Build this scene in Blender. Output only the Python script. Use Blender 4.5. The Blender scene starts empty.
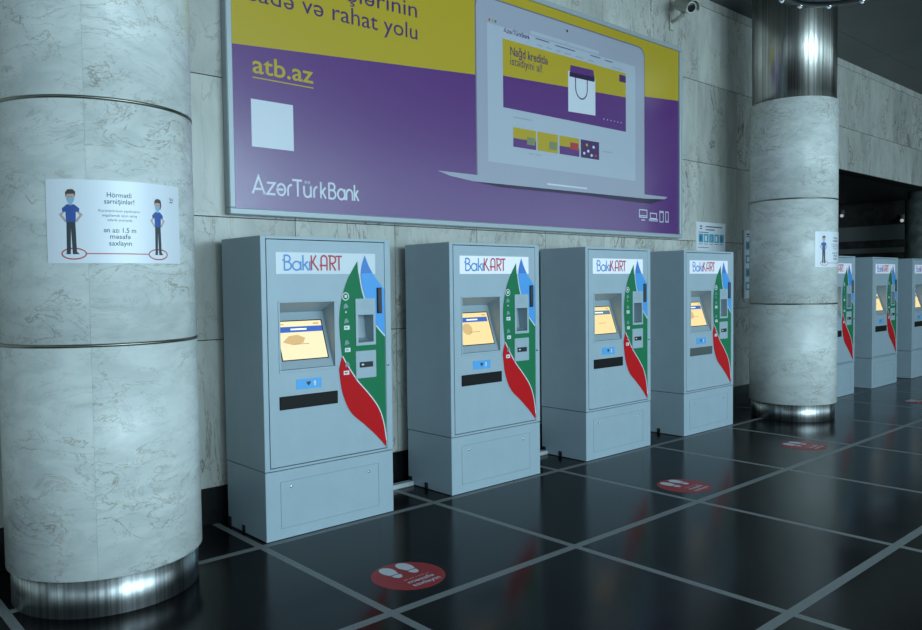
import bpy, math, random
from mathutils import Vector, Matrix
from mathutils.geometry import tessellate_polygon
random.seed(7)
C = bpy.context.scene.collection
sc = bpy.context.scene
PI = math.pi

# ------------------------------------------------------------------ camera
cam_d = bpy.data.cameras.new('camera'); cam = bpy.data.objects.new('camera', cam_d); C.objects.link(cam)
Rv = Vector((0.7417889, -0.67052805, -0.01188986)); Uv = Vector((0.0360999, 0.02222029, 0.99910112))
Fv = Vector((0.66966113, 0.74155134, -0.04068876))
m = Matrix.Identity(4)
for i in range(3):
    m[i][0] = Rv[i]; m[i][1] = Uv[i]; m[i][2] = -Fv[i]
m.translation = Vector((-2.1607, -4.1099, 1.51))
cam.matrix_world = m
cam_d.sensor_fit = 'HORIZONTAL'; cam_d.sensor_width = 36.0; cam_d.lens = 779.25*36/922
cam_d.clip_start = 0.05; cam_d.clip_end = 200
sc.camera = cam

# ------------------------------------------------------------------ light
w = bpy.data.worlds.new('world'); sc.world = w; w.use_nodes = True
bg = w.node_tree.nodes['Background']
bg.inputs[0].default_value = (0.50, 0.72, 0.80, 1); bg.inputs[1].default_value = 0.20

def window_light(x, y, z, wx, hz, power, rotx=PI/2, rotz=0.0, col=(0.62, 0.88, 1.0)):
    l = bpy.data.lights.new('window_daylight', 'AREA'); l.shape = 'RECTANGLE'; l.size = wx; l.size_y = hz
    l.energy = power; l.color = col
    o = bpy.data.objects.new('window_daylight', l); C.objects.link(o)
    o.location = (x, y, z); o.rotation_euler = (rotx, 0, rotz)
    return o
# daylight through the glazed front of the hall, bay after bay, behind the camera
for k, pw in enumerate((40, 60, 120, 300, 320, 235, 90, 58, 56, 60, 66)):
    window_light(-8.7+2.75*k, -10.5, 2.6, 2.1, 3.9, pw)
for k in range(3):
    window_light(-8.6, -1.6-2.9*k, 2.3, 2.1, 3.9, 20, PI/2, -PI/2)

sc.view_settings.view_transform = 'Standard'; sc.view_settings.look = 'None'
sc.view_settings.exposure = 0.0; sc.view_settings.gamma = 1.0
sc.view_settings.use_curve_mapping = False

# ------------------------------------------------------------------ materials
class NT:
    def __init__(s, name):
        s.m = bpy.data.materials.new(name); s.m.use_nodes = True
        s.t = s.m.node_tree; s.b = s.t.nodes['Principled BSDF']; s.coord = None
    def n(s, kind, **kw):
        x = s.t.nodes.new(kind)
        for k, v in kw.items(): setattr(x, k, v)
        return x
    def put(s, sock, v):
        if hasattr(v, 'is_output') or isinstance(v, bpy.types.NodeSocket): s.t.links.new(v, sock)
        else: sock.default_value = v
    def math(s, op, a, b=0.0, c=0.0):
        x = s.n('ShaderNodeMath', operation=op)
        s.put(x.inputs[0], a); s.put(x.inputs[1], b); s.put(x.inputs[2], c)
        return x.outputs[0]
    def obj(s):
        if not s.coord: s.coord = s.n('ShaderNodeTexCoord').outputs['Object']
        return s.coord
    def xyz(s):
        x = s.n('ShaderNodeSeparateXYZ'); s.put(x.inputs[0], s.obj()); return x.outputs
    def noise(s, vec, scale, detail=4, rough=.55, dist=0.0):
        x = s.n('ShaderNodeTexNoise'); s.put(x.inputs['Vector'], vec)
        x.inputs['Scale'].default_value = scale; x.inputs['Detail'].default_value = detail
        x.inputs['Roughness'].default_value = rough; x.inputs['Distortion'].default_value = dist
        return x.outputs['Fac']
    def ramp(s, v, lo, hi, a=0.0, b=1.0):
        x = s.n('ShaderNodeMapRange', interpolation_type='SMOOTHSTEP')
        s.put(x.inputs[0], v); x.inputs[1].default_value = lo; x.inputs[2].default_value = hi
        x.inputs[3].default_value = a; x.inputs[4].default_value = b
        return x.outputs[0]
    def mix(s, f, a, b):
        x = s.n('ShaderNodeMix', data_type='RGBA')
        s.put(x.inputs[0], f)
        for k, v in ((6, a), (7, b)):
            if isinstance(v, tuple): x.inputs[k].default_value = (*v, 1)
            else: s.put(x.inputs[k], v)
        return x.outputs[2]
    def mapping(s, vec, loc=(0, 0, 0), rot=(0, 0, 0), scale=(1, 1, 1)):
        x = s.n('ShaderNodeMapping'); s.put(x.inputs[0], vec)
        if isinstance(loc, tuple): x.inputs[1].default_value = loc
        else: s.put(x.inputs[1], loc)
        x.inputs[2].default_value = rot; x.inputs[3].default_value = scale
        return x.outputs[0]
    def line(s, v, x0, pitch, width):
        t = s.math('FRACT', s.math('ADD', s.math('DIVIDE', s.math('SUBTRACT', v, x0), pitch), .5))
        d = s.math('MULTIPLY', s.math('ABSOLUTE', s.math('SUBTRACT', t, .5)), pitch)
        return s.math('LESS_THAN', d, width/2)

def plain(name, col, rough=.5, metal=0.0, spec=.5, emit=None, es=0.0, var=0.0, bump=0.0):
    t = NT(name); b = t.b
    b.inputs['Roughness'].default_value = rough; b.inputs['Metallic'].default_value = metal
    b.inputs['Specular IOR Level'].default_value = spec
    if var > 0:
        f = t.ramp(t.noise(t.obj(), 6, 5), .35, .65)
        c = t.mix(f, tuple(x*(1-var) for x in col), tuple(min(1, x*(1+var)) for x in col))
        t.t.links.new(c, b.inputs['Base Color'])
    else: b.inputs['Base Color'].default_value = (*col, 1)
    if emit:
        b.inputs['Emission Color'].default_value = (*emit, 1); b.inputs['Emission Strength'].default_value = es
    if bump > 0:
        bp = t.n('ShaderNodeBump'); bp.inputs['Strength'].default_value = bump; bp.inputs['Distance'].default_value = .002
        t.t.links.new(t.noise(t.obj(), 350, 2), bp.inputs['Height']); t.t.links.new(bp.outputs[0], b.inputs['Normal'])
    return t.m

def marble(name, base, tint, vein, rough, vscale, attr=False, amount=.7, rot=(0, .5, .3), stretch=(1, 1, 1)):
    t = NT(name); vec = t.obj()
    tone = None
    if attr:
        a = t.n('ShaderNodeAttribute', attribute_name='slab')
        sep = t.n('ShaderNodeSeparateColor'); t.put(sep.inputs[0], a.outputs['Color'])
        off = t.n('ShaderNodeCombineXYZ')
        t.put(off.inputs[0], t.math('MULTIPLY', sep.outputs[0], 37)); t.put(off.inputs[2], t.math('MULTIPLY', sep.outputs[1], 23))
        vec = t.mapping(vec, loc=off.outputs[0]); tone = sep.outputs[2]
    vec = t.mapping(vec, rot=rot, scale=stretch)
    n1 = t.noise(vec, vscale, 8, .62, .9)
    v1 = t.math('SUBTRACT', 1.0, t.ramp(t.math('ABSOLUTE', t.math('SUBTRACT', n1, .5)), 0, .014))
    n2 = t.noise(vec, vscale*2.6, 7, .62, .8)
    v2 = t.math('SUBTRACT', 1.0, t.ramp(t.math('ABSOLUTE', t.math('SUBTRACT', n2, .47)), 0, .017))
    patch = t.ramp(t.noise(vec, vscale*.6, 3), .38, .66)
    cloud = t.noise(vec, vscale*1.7, 5, .6, .5)
    c = t.mix(t.ramp(cloud, .3, .72), base, tint)
    v = t.math('MAXIMUM', t.math('MULTIPLY', v1, t.math('ADD', t.math('MULTIPLY', patch, .75), .25)), t.math('MULTIPLY', v2, t.math('MULTIPLY', patch, .6)))
    c = t.mix(t.math('MULTIPLY', v, amount), c, vein)
    if tone is not None:
        mm = t.n('ShaderNodeMix', data_type='RGBA', blend_type='MULTIPLY'); mm.inputs[0].default_value = 1
        t.t.links.new(c, mm.inputs[6])
        cc = t.n('ShaderNodeCombineColor'); g = t.math('ADD', t.math('MULTIPLY', tone, .22), .80)
        for k in range(3): t.put(cc.inputs[k], g)
        t.t.links.new(cc.outputs[0], mm.inputs[7]); c = mm.outputs[2]
    t.t.links.new(c, t.b.inputs['Base Color'])
    t.b.inputs['Roughness'].default_value = rough; t.b.inputs['Specular IOR Level'].default_value = .3
    return t.m

def floor_mat():
    t = NT('black_granite'); x, y, z = t.xyz()
    s1 = t.line(x, -0.049, 1.3067, .045); s2 = t.line(y, -0.0242, 1.2499, .052)
    ln = t.math('MAXIMUM', s1, s2)
    sp = t.noise(t.obj(), 160, 2, .7); cl = t.noise(t.obj(), 1.3, 4)
    dark = t.mix(t.ramp(sp, .5, .75), (.0055, .0055, .006), (.018, .018, .020))
    dark = t.mix(t.math('MULTIPLY', t.ramp(cl, .4, .7), .5), dark, (.016, .015, .016))
    grey = t.mix(t.ramp(t.noise(t.obj(), 220, 2, .7), .38, .62), (.11, .12, .125), (.30, .315, .32))
    t.t.links.new(t.mix(ln, dark, grey), t.b.inputs['Base Color'])
    rg = t.math('ADD', t.math('MULTIPLY', ln, .22), t.ramp(cl, .3, .7, .15, .20))
    t.t.links.new(rg, t.b.inputs['Roughness'])
    t.b.inputs['IOR'].default_value = 1.20
    return t.m

def ceil_mat():
    t = NT('dark_ceiling_panels'); x, y, z = t.xyz()
    ln = t.math('MAXIMUM', t.line(x, .2, 2.4, .02), t.line(y, .1, 1.2, .02))
    f = t.ramp(t.noise(t.obj(), .8, 3), .3, .7)
    c = t.mix(f, (.085, .09, .095), (.11, .115, .12))
    t.t.links.new(t.mix(ln, c, (.05, .052, .055)), t.b.inputs['Base Color'])
    t.b.inputs['Roughness'].default_value = .45
    return t.m

def steel_mat(name, col, rough, aniso=.6):
    t = NT(name); b = t.b
    b.inputs['Metallic'].default_value = 1
    v = t.mapping(t.obj(), scale=(40, 40, .25))
    f = t.ramp(t.noise(v, 1.2, 5, .6), .36, .62)
    t.t.links.new(t.mix(f, tuple(c*.58 for c in col), col), b.inputs['Base Color'])  # streaks in the colour stand for reflected surroundings as well as brushing
    b.inputs['Roughness'].default_value = rough; b.inputs['Anisotropic'].default_value = aniso; b.inputs['Anisotropic Rotation'].default_value = .25
    tg = t.n('ShaderNodeTangent', direction_type='RADIAL', axis='Z')
    t.t.links.new(tg.outputs[0], b.inputs['Tangent'])
    return t.m

M = {}
M['col_marble'] = marble('white_column_marble', (.75, .775, .755), (.60, .63, .62), (.34, .31, .26), .25, 2.9, True, .92, (.5, .6, .2), (1, 1, 2.2))
M['wall_marble'] = marble('wall_marble_slabs', (.60, .60, .555), (.47, .475, .44), (.19, .145, .11), .22, 1.5, True, .92, (.2, .75, .1), (1.8, 1, .7))
M['floor'] = floor_mat(); M['ceil'] = ceil_mat()
M['steel'] = steel_mat('brushed_steel', (.72, .73, .73), .32, .92)
M['steel_warm'] = steel_mat('polished_steel', (.66, .645, .60), .28, .92)
M['joint'] = plain('bronze_joint_metal', (.28, .28, .24), .3, 1.0)
M['black_stone'] = plain('black_baseboard_stone', (.006, .006, .007), .25, var=.2)
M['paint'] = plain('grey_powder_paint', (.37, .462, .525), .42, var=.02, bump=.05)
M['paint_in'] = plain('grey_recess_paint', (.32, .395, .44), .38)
M['black'] = plain('black_plastic', (.008, .008, .009), .3)
M['slot_black'] = plain('matt_black_slot', (.004, .004, .004), .55, spec=.25)
M['dark'] = plain('dark_gap', (.012, .013, .014), .6)
M['tray'] = plain('grey_metal_tray', (.12, .14, .14), .3, .4)
M['logo_off'] = plain('frosted_logo_panel', (.66, .70, .76), .25)
M['logo_on'] = plain('lit_logo_panel', (.75, .76, .82), .25, emit=(.70, .74, 1.0), es=.24)
M['ink_blue'] = plain('logo_blue', (.07, .27, .62), .4)
M['ink_red'] = plain('logo_red', (.50, .02, .03), .4)
M['sw_green'] = plain('swoosh_green', (.016, .19, .08), .45, spec=.12)
M['sw_blue'] = plain('swoosh_blue', (.06, .34, .80), .35)
M['sw_blue2'] = plain('swoosh_deep_blue', (.035, .20, .60), .35)
M['sw_red'] = plain('swoosh_red', (.58, .010, .014), .45, spec=.1)
M['white'] = plain('white_vinyl', (.74, .77, .80), .4)
M['st_blue'] = plain('sticker_blue', (.10, .42, .85), .35)
M['icon_grey'] = plain('icon_grey', (.20, .30, .30), .4)
M['chrome'] = plain('chrome', (.7, .7, .72), .12, 1.0)
M['scr'] = plain('screen_cream', (.2, .16, .08), .2, emit=(1.0, .76, .36), es=.92)
M['scr_b'] = plain('screen_pale_glow', (.2, .16, .08), .2, emit=(1.0, .86, .56), es=.95)
M['scr_tan'] = plain('screen_tan', (.2, .15, .08), .2, emit=(.82, .55, .24), es=.75)
M['scr_blue'] = plain('screen_blue_bar', (.02, .04, .1), .2, emit=(.05, .14, .55), es=.9)
M['scr_teal'] = plain('screen_teal_bar', (.02, .04, .06), .2, emit=(.14, .26, .34), es=.8)
M['scr_white'] = plain('screen_white_text', (.5, .5, .5), .2, emit=(1, 1, 1), es=.95)
M['scr_ink'] = plain('screen_brown_text', (.1, .08, .05), .2, emit=(.45, .33, .16), es=.6)
M['alu'] = plain('aluminium_frame', (.40, .45, .48), .4, .15)
M['pr_yellow'] = plain('print_yellow', (.50, .355, .024), .27)
M['pr_purple'] = plain('print_purple', (.115, .030, .188), .24, spec=.85)
M['pr_ink'] = plain('print_dark_purple', (.07, .025, .12), .3)
M['pr_white'] = plain('print_white', (.66, .69, .76), .27)
M['pr_screen'] = plain('print_page_white', (.45, .49, .565), .27)
M['pr_body'] = plain('print_silver', (.38, .39, .47), .27)
M['pr_edge'] = plain('print_silver_dark', (.16, .15, .22), .3)
M['pr_shadow'] = plain('print_plum', (.030, .014, .055), .3)
M['pr_grey'] = plain('print_grey', (.30, .32, .36), .3)
M['pr_red'] = plain('print_red', (.45, .05, .05), .3)
M['pr_green'] = plain('print_olive', (.22, .25, .12), .3)
M['paper'] = plain('white_paper', (.76, .79, .86), .28)
M['ink'] = plain('dark_ink', (.04, .05, .075), .4)
M['skin'] = plain('print_skin', (.52, .40, .36), .4)
M['hair'] = plain('print_brown_hair', (.07, .05, .045), .4)
M['mask'] = plain('print_light_blue', (.20, .48, .72), .4)
M['shirt'] = plain('print_blue_shirt', (.03, .09, .34), .4)
M['trousers'] = plain('print_dark_trousers', (.035, .045, .055), .4)
M['p_red'] = plain('print_red_ring', (.50, .10, .10), .4)
M['teal'] = plain('print_teal', (.08, .36, .48), .4)
M['teal2'] = plain('print_deep_teal', (.03, .16, .28), .4)
M['dec_red'] = plain('floor_vinyl_red', (.36, .018, .022), .45, spec=.35)
M['dec_white'] = plain('floor_vinyl_white', (.60, .66, .72), .45)
M['cctv'] = plain('camera_housing', (.50, .49, .43), .4)
M['glass_dark'] = plain('dark_lens', (.01, .014, .02), .06)
M['lamp_disc'] = plain('pale_lamp_disc', (.36, .42, .46), .3)
M['lamp_ring'] = plain('dark_lamp_ring', (.03, .035, .035), .3, .4)
M['bulb'] = plain('bulb_glass', (.6, .65, .7), .05, emit=(.7, .85, 1), es=.25)
M['spot_on'] = plain('spot_glow', (.5, .5, .5), .3, emit=(.8, .9, .9), es=.4)
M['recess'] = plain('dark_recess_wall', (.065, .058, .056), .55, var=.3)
M['recess_b'] = plain('dark_recess_beam', (.22, .235, .235), .5)
M['soffit'] = plain('dark_soffit', (.05, .05, .05), .5)
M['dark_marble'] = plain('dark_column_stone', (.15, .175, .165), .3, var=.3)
M['trunk'] = plain('white_trunking', (.60, .64, .66), .3, .2)

# ------------------------------------------------------------------ mesh tools
class MB:
    def __init__(s): s.v = []; s.f = []; s.mi = []; s.mats = []; s.sm = []; s.slab = []; s.cur = (0, 0, .5)
    def mat(s, k):
        if k not in s.mats: s.mats.append(k)
        return s.mats.index(k)
    def face(s, idx, k, smooth=False):
        s.f.append(tuple(idx)); s.mi.append(s.mat(k)); s.sm.append(smooth); s.slab.append(s.cur)
    def add(s, pts): b = len(s.v); s.v += [tuple(p) for p in pts]; return b
    def box(s, x0, x1, y0, y1, z0, z1, k, bev=0.0):
        if bev > 0:
            e = bev
            P = []
            # eight corners each split into three, giving a chamfered box
            for sx in (0, 1):
                for sy in (0, 1):
                    for sz in (0, 1):
                        X = (x0, x1)[sx]; Y = (y0, y1)[sy]; Z = (z0, z1)[sz]
                        ex = e if sx == 0 else -e; ey = e if sy == 0 else -e; ez = e if sz == 0 else -e
                        P += [(X, Y+ey, Z+ez), (X+ex, Y, Z+ez), (X+ex, Y+ey, Z)]
            b = s.add(P)
            def i(sx, sy, sz, a): return b + ((sx*2+sy)*2+sz)*3 + a
            q = []
            for X in (0, 1): q.append([i(X, 0, 0, 0), i(X, 1, 0, 0), i(X, 1, 1, 0), i(X, 0, 1, 0)])
            for Y in (0, 1): q.append([i(0, Y, 0, 1), i(1, Y, 0, 1), i(1, Y, 1, 1), i(0, Y, 1, 1)])
            for Z in (0, 1): q.append([i(0, 0, Z, 2), i(1, 0, Z, 2), i(1, 1, Z, 2), i(0, 1, Z, 2)])
            for X in (0, 1):
                for Y in (0, 1): q.append([i(X, Y, 0, 0), i(X, Y, 0, 1), i(X, Y, 1, 1), i(X, Y, 1, 0)])
                for Z in (0, 1): q.append([i(X, 0, Z, 0), i(X, 0, Z, 2), i(X, 1, Z, 2), i(X, 1, Z, 0)])
            for Y in (0, 1):
                for Z in (0, 1): q.append([i(0, Y, Z, 1), i(0, Y, Z, 2), i(1, Y, Z, 2), i(1, Y, Z, 1)])
            for X in (0, 1):
                for Y in (0, 1):
                    for Z in (0, 1): q.append([i(X, Y, Z, 0), i(X, Y, Z, 1), i(X, Y, Z, 2)])
            cen = Vector(((x0+x1)/2, (y0+y1)/2, (z0+z1)/2))
            for f in q: s._out(f, cen, k)
            return s
        b = s.add([(x0, y0, z0), (x1, y0, z0), (x1, y1, z0), (x0, y1, z0), (x0, y0, z1), (x1, y0, z1), (x1, y1, z1), (x0, y1, z1)])
        for f in ((0, 3, 2, 1), (4, 5, 6, 7), (0, 1, 5, 4), (1, 2, 6, 5), (2, 3, 7, 6), (3, 0, 4, 7)):
            s.face([b+j for j in f], k)
        return s
    def _out(s, f, cen, k):
        p = [Vector(s.v[j]) for j in f]
        n = (p[1]-p[0]).cross(p[2]-p[0])
        c = sum(p, Vector())/len(p)
        if n.dot(c-cen) < 0: f = f[::-1]
        s.face(f, k)
    def lathe(s, prof, k, seg=64, cx=0, cy=0, axis=None, org=None, smooth=True, caps=True):
        # prof: list of (r, z); axis frame lets it lie in any direction
        if axis is None: ex, ey, ez, o = Vector((1, 0, 0)), Vector((0, 1, 0)), Vector((0, 0, 1)), Vector((cx, cy, 0))
        else:
            ez = Vector(axis).normalized(); t = Vector((0, 0, 1)) if abs(ez.z) < .9 else Vector((1, 0, 0))
            ex = t.cross(ez).normalized(); ey = ez.cross(ex); o = Vector(org)
        rings = []
        for r, z in prof:
            rings.append(s.add([o+ex*(r*math.cos(2*PI*j/seg))+ey*(r*math.sin(2*PI*j/seg))+ez*z for j in range(seg)]))
        for a, b in zip(rings, rings[1:]):
            for j in range(seg): s.face([a+j, a+(j+1) % seg, b+(j+1) % seg, b+j], k, smooth)
        if caps:
            s.face([rings[0]+j for j in range(seg)][::-1], k); s.face([rings[-1]+j for j in range(seg)], k)
        return s
    def tube(s, pts, r, k, seg=10):
        pts = [Vector(p) for p in pts]; rings = []
        for i, p in enumerate(pts):
            d = (pts[min(i+1, len(pts)-1)]-pts[max(i-1, 0)]).normalized()
            t = Vector((0, 0, 1)) if abs(d.z) < .9 else Vector((1, 0, 0))
            ex = t.cross(d).normalized(); ey = d.cross(ex)
            rings.append(s.add([p+ex*(r*math.cos(2*PI*j/seg))+ey*(r*math.sin(2*PI*j/seg)) for j in range(seg)]))
        for a, b in zip(rings, rings[1:]):
            for j in range(seg): s.face([a+j, a+(j+1) % seg, b+(j+1) % seg, b+j], k, True)
        s.face([rings[0]+j for j in range(seg)][::-1], k); s.face([rings[-1]+j for j in range(seg)], k)
        return s
    def build(s, name, parent=None, loc=None):
        me = bpy.data.meshes.new(name); me.from_pydata(s.v, [], s.f)
        for k in s.mats: me.materials.append(M[k])
        me.polygons.foreach_set('material_index', s.mi); me.polygons.foreach_set('use_smooth', s.sm)
        ca = me.color_attributes.new('slab', 'FLOAT_COLOR', 'CORNER')
        d = []
        for p, c in zip(s.f, s.slab): d += [c[0], c[1], c[2], 1.0]*len(p)
        ca.data.foreach_set('color', d)
        me.update()
        o = bpy.data.objects.new(name, me); C.objects.link(o)
        if parent: o.parent = parent
        if loc: o.location = loc
        return o

def empty(name, loc, label, cat, group=None):
    o = bpy.data.objects.new(name, None); C.objects.link(o); o.location = loc; o.empty_display_size = .1
    return tag(o, label, cat, group)
def tag(o, label, cat, group=None):
    o['label'] = label; o['category'] = cat
    if group: o['group'] = group
    return o
def struct(o): o['kind'] = 'structure'; return o

# flat artwork: polygons in a sheet's own (u, v) metres, laid on any surface by a mapping f(u, v, lift)
_txt = {}
def _raw(body, bold):
    cu = bpy.data.curves.new('t', 'FONT'); cu.body = body; cu.size = 1; cu.resolution_u = 3; cu.offset = bold
    o = bpy.data.objects.new('t', cu); me = o.to_mesh()
    v = [(p.co.x, p.co.y) for p in me.vertices]; f = [tuple(p.vertices) for p in me.polygons]
    o.to_mesh_clear(); bpy.data.objects.remove(o); bpy.data.curves.remove(cu)
    return v, f
def text_geo(body, bold=0.0):
    if (body, bold) not in _txt:
        sub = body.replace('\u0259', 'e'); V, F = [], []
        end = max(p[0] for p in _raw('l', 0)[0])
        for i, ch in enumerate(sub):
            if ch == ' ': continue
            x = max(p[0] for p in _raw(sub[:i]+'l', 0)[0])-end if i else 0.0
            v, f = _raw(ch, bold)
            if body[i] == '\u0259':            # the turned e
                cx = min(p[0] for p in v)+max(p[0] for p in v); cy = min(p[1] for p in v)+max(p[1] for p in v)
                v = [(cx-p[0], cy-p[1]) for p in v]
            b = len(V); V += [(p[0]+x, p[1]) for p in v]; F += [tuple(b+j for j in t) for t in f]
        x0 = min(p[0] for p in V); V = [(a-x0, b) for a, b in V]
        _txt[(body, bold)] = (V, F, max(p[0] for p in V))
    return _txt[(body, bold)]

class Art:
    def __init__(s, f, maxu=0): s.f = f; s.m = MB(); s.maxu = maxu
    def tri(s, pts, faces, k, lift):
        if s.maxu:                                  # on a curved sheet, cut wide faces so they follow the curve
            pts = list(pts); todo = []; faces2 = []
            for t in faces:
                t = list(t); todo += [[t[0], t[q], t[q+1]] for q in range(1, len(t)-1)]
            while todo:
                t = todo.pop(); e = max(range(3), key=lambda q: abs(pts[t[q]][0]-pts[t[(q+1) % 3]][0]))
                a, b, c = t[e], t[(e+1) % 3], t[(e+2) % 3]
                if abs(pts[a][0]-pts[b][0]) <= s.maxu: faces2.append((a, b, c)); continue
                pts.append(((pts[a][0]+pts[b][0])/2, (pts[a][1]+pts[b][1])/2)); q = len(pts)-1
                todo += [[a, q, c], [q, b, c]]
            faces = faces2
        b = s.m.add([s.f(u, v, lift) for u, v in pts])
        for t in faces:
            a = pts[t[0]]; c = pts[t[1]]; d = pts[t[2]]
            cr = (c[0]-a[0])*(d[1]-a[1])-(c[1]-a[1])*(d[0]-a[0])
            t = list(t) if cr > 0 else list(t)[::-1]
            s.m.face([b+j for j in t], k)
    def poly(s, pts, k, lift=.0004):
        pts = [p for i, p in enumerate(pts) if i == 0 or (abs(p[0]-pts[i-1][0])+abs(p[1]-pts[i-1][1])) > 1e-7]
        tr = tessellate_polygon([[Vector((u, v, 0)) for u, v in pts]])
        s.tri(pts, tr, k, lift)
    def rect(s, u0, v0, u1, v1, k, lift=.0004, n=1):
        for i in range(n):
            a = u0+(u1-u0)*i/n; b = u0+(u1-u0)*(i+1)/n
            s.tri([(a, v0), (b, v0), (b, v1), (a, v1)], [(0, 1, 2, 3)], k, lift)
    def rrect(s, u0, v0, u1, v1, r, k, lift=.0004, corners=(1, 1, 1, 1)):
        P = []
        for (cx, cy, a0, on) in ((u1-r, v0+r, -90, corners[0]), (u1-r, v1-r, 0, corners[1]), (u0+r, v1-r, 90, corners[2]), (u0+r, v0+r, 180, corners[3])):
            if on: P += [(cx+r*math.cos(math.radians(a0+90*j/6)), cy+r*math.sin(math.radians(a0+90*j/6))) for j in range(7)]
            else: P.append((u1 if cx > u0+r+1e-9 or a0 in (-90, 0) else u0, v0 if a0 in (-90, 180) else v1))
        s.poly(P, k, lift)
    def ell(s, cu, cv, a, b, k, lift=.0004, seg=28):
        s.poly([(cu+a*math.cos(2*PI*j/seg), cv+b*math.sin(2*PI*j/seg)) for j in range(seg)], k, lift)
    def ring(s, cu, cv, a, b, w, k, lift=.0004, seg=40):
        pts = []
        for j in range(seg):
            c, d = math.cos(2*PI*j/seg), math.sin(2*PI*j/seg)
            pts += [((cu+a*c), (cv+b*d)), (cu+(a-w)*c, cv+(b-w)*d)]
        s.tri(pts, [(2*j, 2*((j+1) % seg), 2*((j+1) % seg)+1, 2*j+1) for j in range(seg)], k, lift)
    def stroke(s, P, wd, k, lift=.0004):
        # one continuous mitred ribbon; every stroke sits a hair above the one before, so none coincide
        s.nst = getattr(s, 'nst', 0)+1; lift += .00006*(s.nst % 30)
        Q = [P[0]]
        for p in P[1:]:
            if math.hypot(p[0]-Q[-1][0], p[1]-Q[-1][1]) > 1e-7: Q.append(p)
        h = wd/2; n = len(Q); closed = math.hypot(Q[0][0]-Q[-1][0], Q[0][1]-Q[-1][1]) < 1e-6
        dirs = []
        for (a, b), (c, d) in zip(Q, Q[1:]):
            L = math.hypot(c-a, d-b); dirs.append(((c-a)/L, (d-b)/L))
        pts = []
        for i in range(n):
            d0 = dirs[i-1] if i > 0 else (dirs[-1] if closed else dirs[0])
            d1 = dirs[i] if i < n-1 else (dirs[0] if closed else dirs[-1])
            mx, my = -(d0[1]+d1[1]), d0[0]+d1[0]; L = math.hypot(mx, my)
            if L < .2: mx, my, L = -d1[1], d1[0], 1.0
            mx /= L; my /= L; q = max(.35, mx*-d1[1]+my*d1[0]); t = h/q
            pts += [(Q[i][0]+mx*t, Q[i][1]+my*t), (Q[i][0]-mx*t, Q[i][1]-my*t)]
        s.tri(pts, [(2*i, 2*i+1, 2*i+3) for i in range(n-1)]+[(2*i, 2*i+3, 2*i+2) for i in range(n-1)], k, lift)
    def outline(s, u0, v0, u1, v1, wd, k, lift=.0004):
        pts = [(u0, v0), (u1, v0), (u1, v1), (u0, v1), (u0+wd, v0+wd), (u1-wd, v0+wd), (u1-wd, v1-wd), (u0+wd, v1-wd)]
        s.tri(pts, [(0, 1, 5, 4), (1, 2, 6, 5), (2, 3, 7, 6), (3, 0, 4, 7)], k, lift)
    def scan(s, P, k, lift, hole):
        # exact trapezoid fill of a polygon, leaving out a rectangular opening
        hx0, hz0, hx1, hz1 = hole
        zs = sorted({round(p[1], 6) for p in P} | {hz0, hz1} | {hz0+(hz1-hz0)*i/40 for i in range(41)})
        for a, b in zip(zs, zs[1:]):
            if b-a < 1e-7: continue
            mid = (a+b)/2; cr = []
            for p, q in zip(P, P[1:]+P[:1]):
                if (p[1]-mid)*(q[1]-mid) < 0:
                    at = lambda z: p[0]+(q[0]-p[0])*(z-p[1])/(q[1]-p[1])
                    cr.append((at(mid), at(a), at(b)))
            cr.sort()
            for L, R in zip(cr[::2], cr[1::2]):
                segs = [(L, R)]
                if hz0 <= mid <= hz1:
                    segs = []
                    if L[0] < hx0: segs.append((L, min(R, (hx0,)*3)))
                    if R[0] > hx1: segs.append((max(L, (hx1,)*3), R))
                for l_, r_ in segs: s.tri([(l_[1], a), (r_[1], a), (r_[2], b), (l_[2], b)], [(0, 1, 2, 3)], k, lift)
    def text(s, body, u, v, k, width=None, height=None, size=None, align='L', lift=.0004, bold=0.0, shear=None):
        vs, fs, wd = text_geo(body, bold)
        sy = size if size else height/.73          # cap height of the built-in font is about 0.73
        sx = width/wd if width else sy
        w0 = wd*sx
        o = u - (w0 if align == 'R' else w0/2 if align == 'C' else 0)
        pts = [(o+a*sx, v+b*sy+(shear or 0)*(o+a*sx-u)) for a, b in vs]
        tri = []
        for f in fs:
            for j in range(1, len(f)-1): tri.append((f[0], f[j], f[j+1]))
        s.tri(pts, tri, k, lift)
    def build(s, name, parent=None, loc=None): return s.m.build(name, parent, loc)

def arc(cx, cy, rx, ry, a0, a1, n=12):
    return [(cx+rx*math.cos(math.radians(a0+(a1-a0)*j/n)), cy+ry*math.sin(math.radians(a0+(a1-a0)*j/n))) for j in range(n+1)]
def smooth(P, n=6):
    out = []
    for i in range(len(P)-1):
        p0 = P[max(i-1, 0)]; p1 = P[i]; p2 = P[i+1]; p3 = P[min(i+2, len(P)-1)]
        for j in range(n):
            t = j/n
            out.append(tuple(.5*((2*p1[q])+(-p0[q]+p2[q])*t+(2*p0[q]-5*p1[q]+4*p2[q]-p3[q])*t*t+(-p0[q]+3*p1[q]-3*p2[q]+p3[q])*t**3) for q in (0, 1)))
    return out+[P[-1]]

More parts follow.
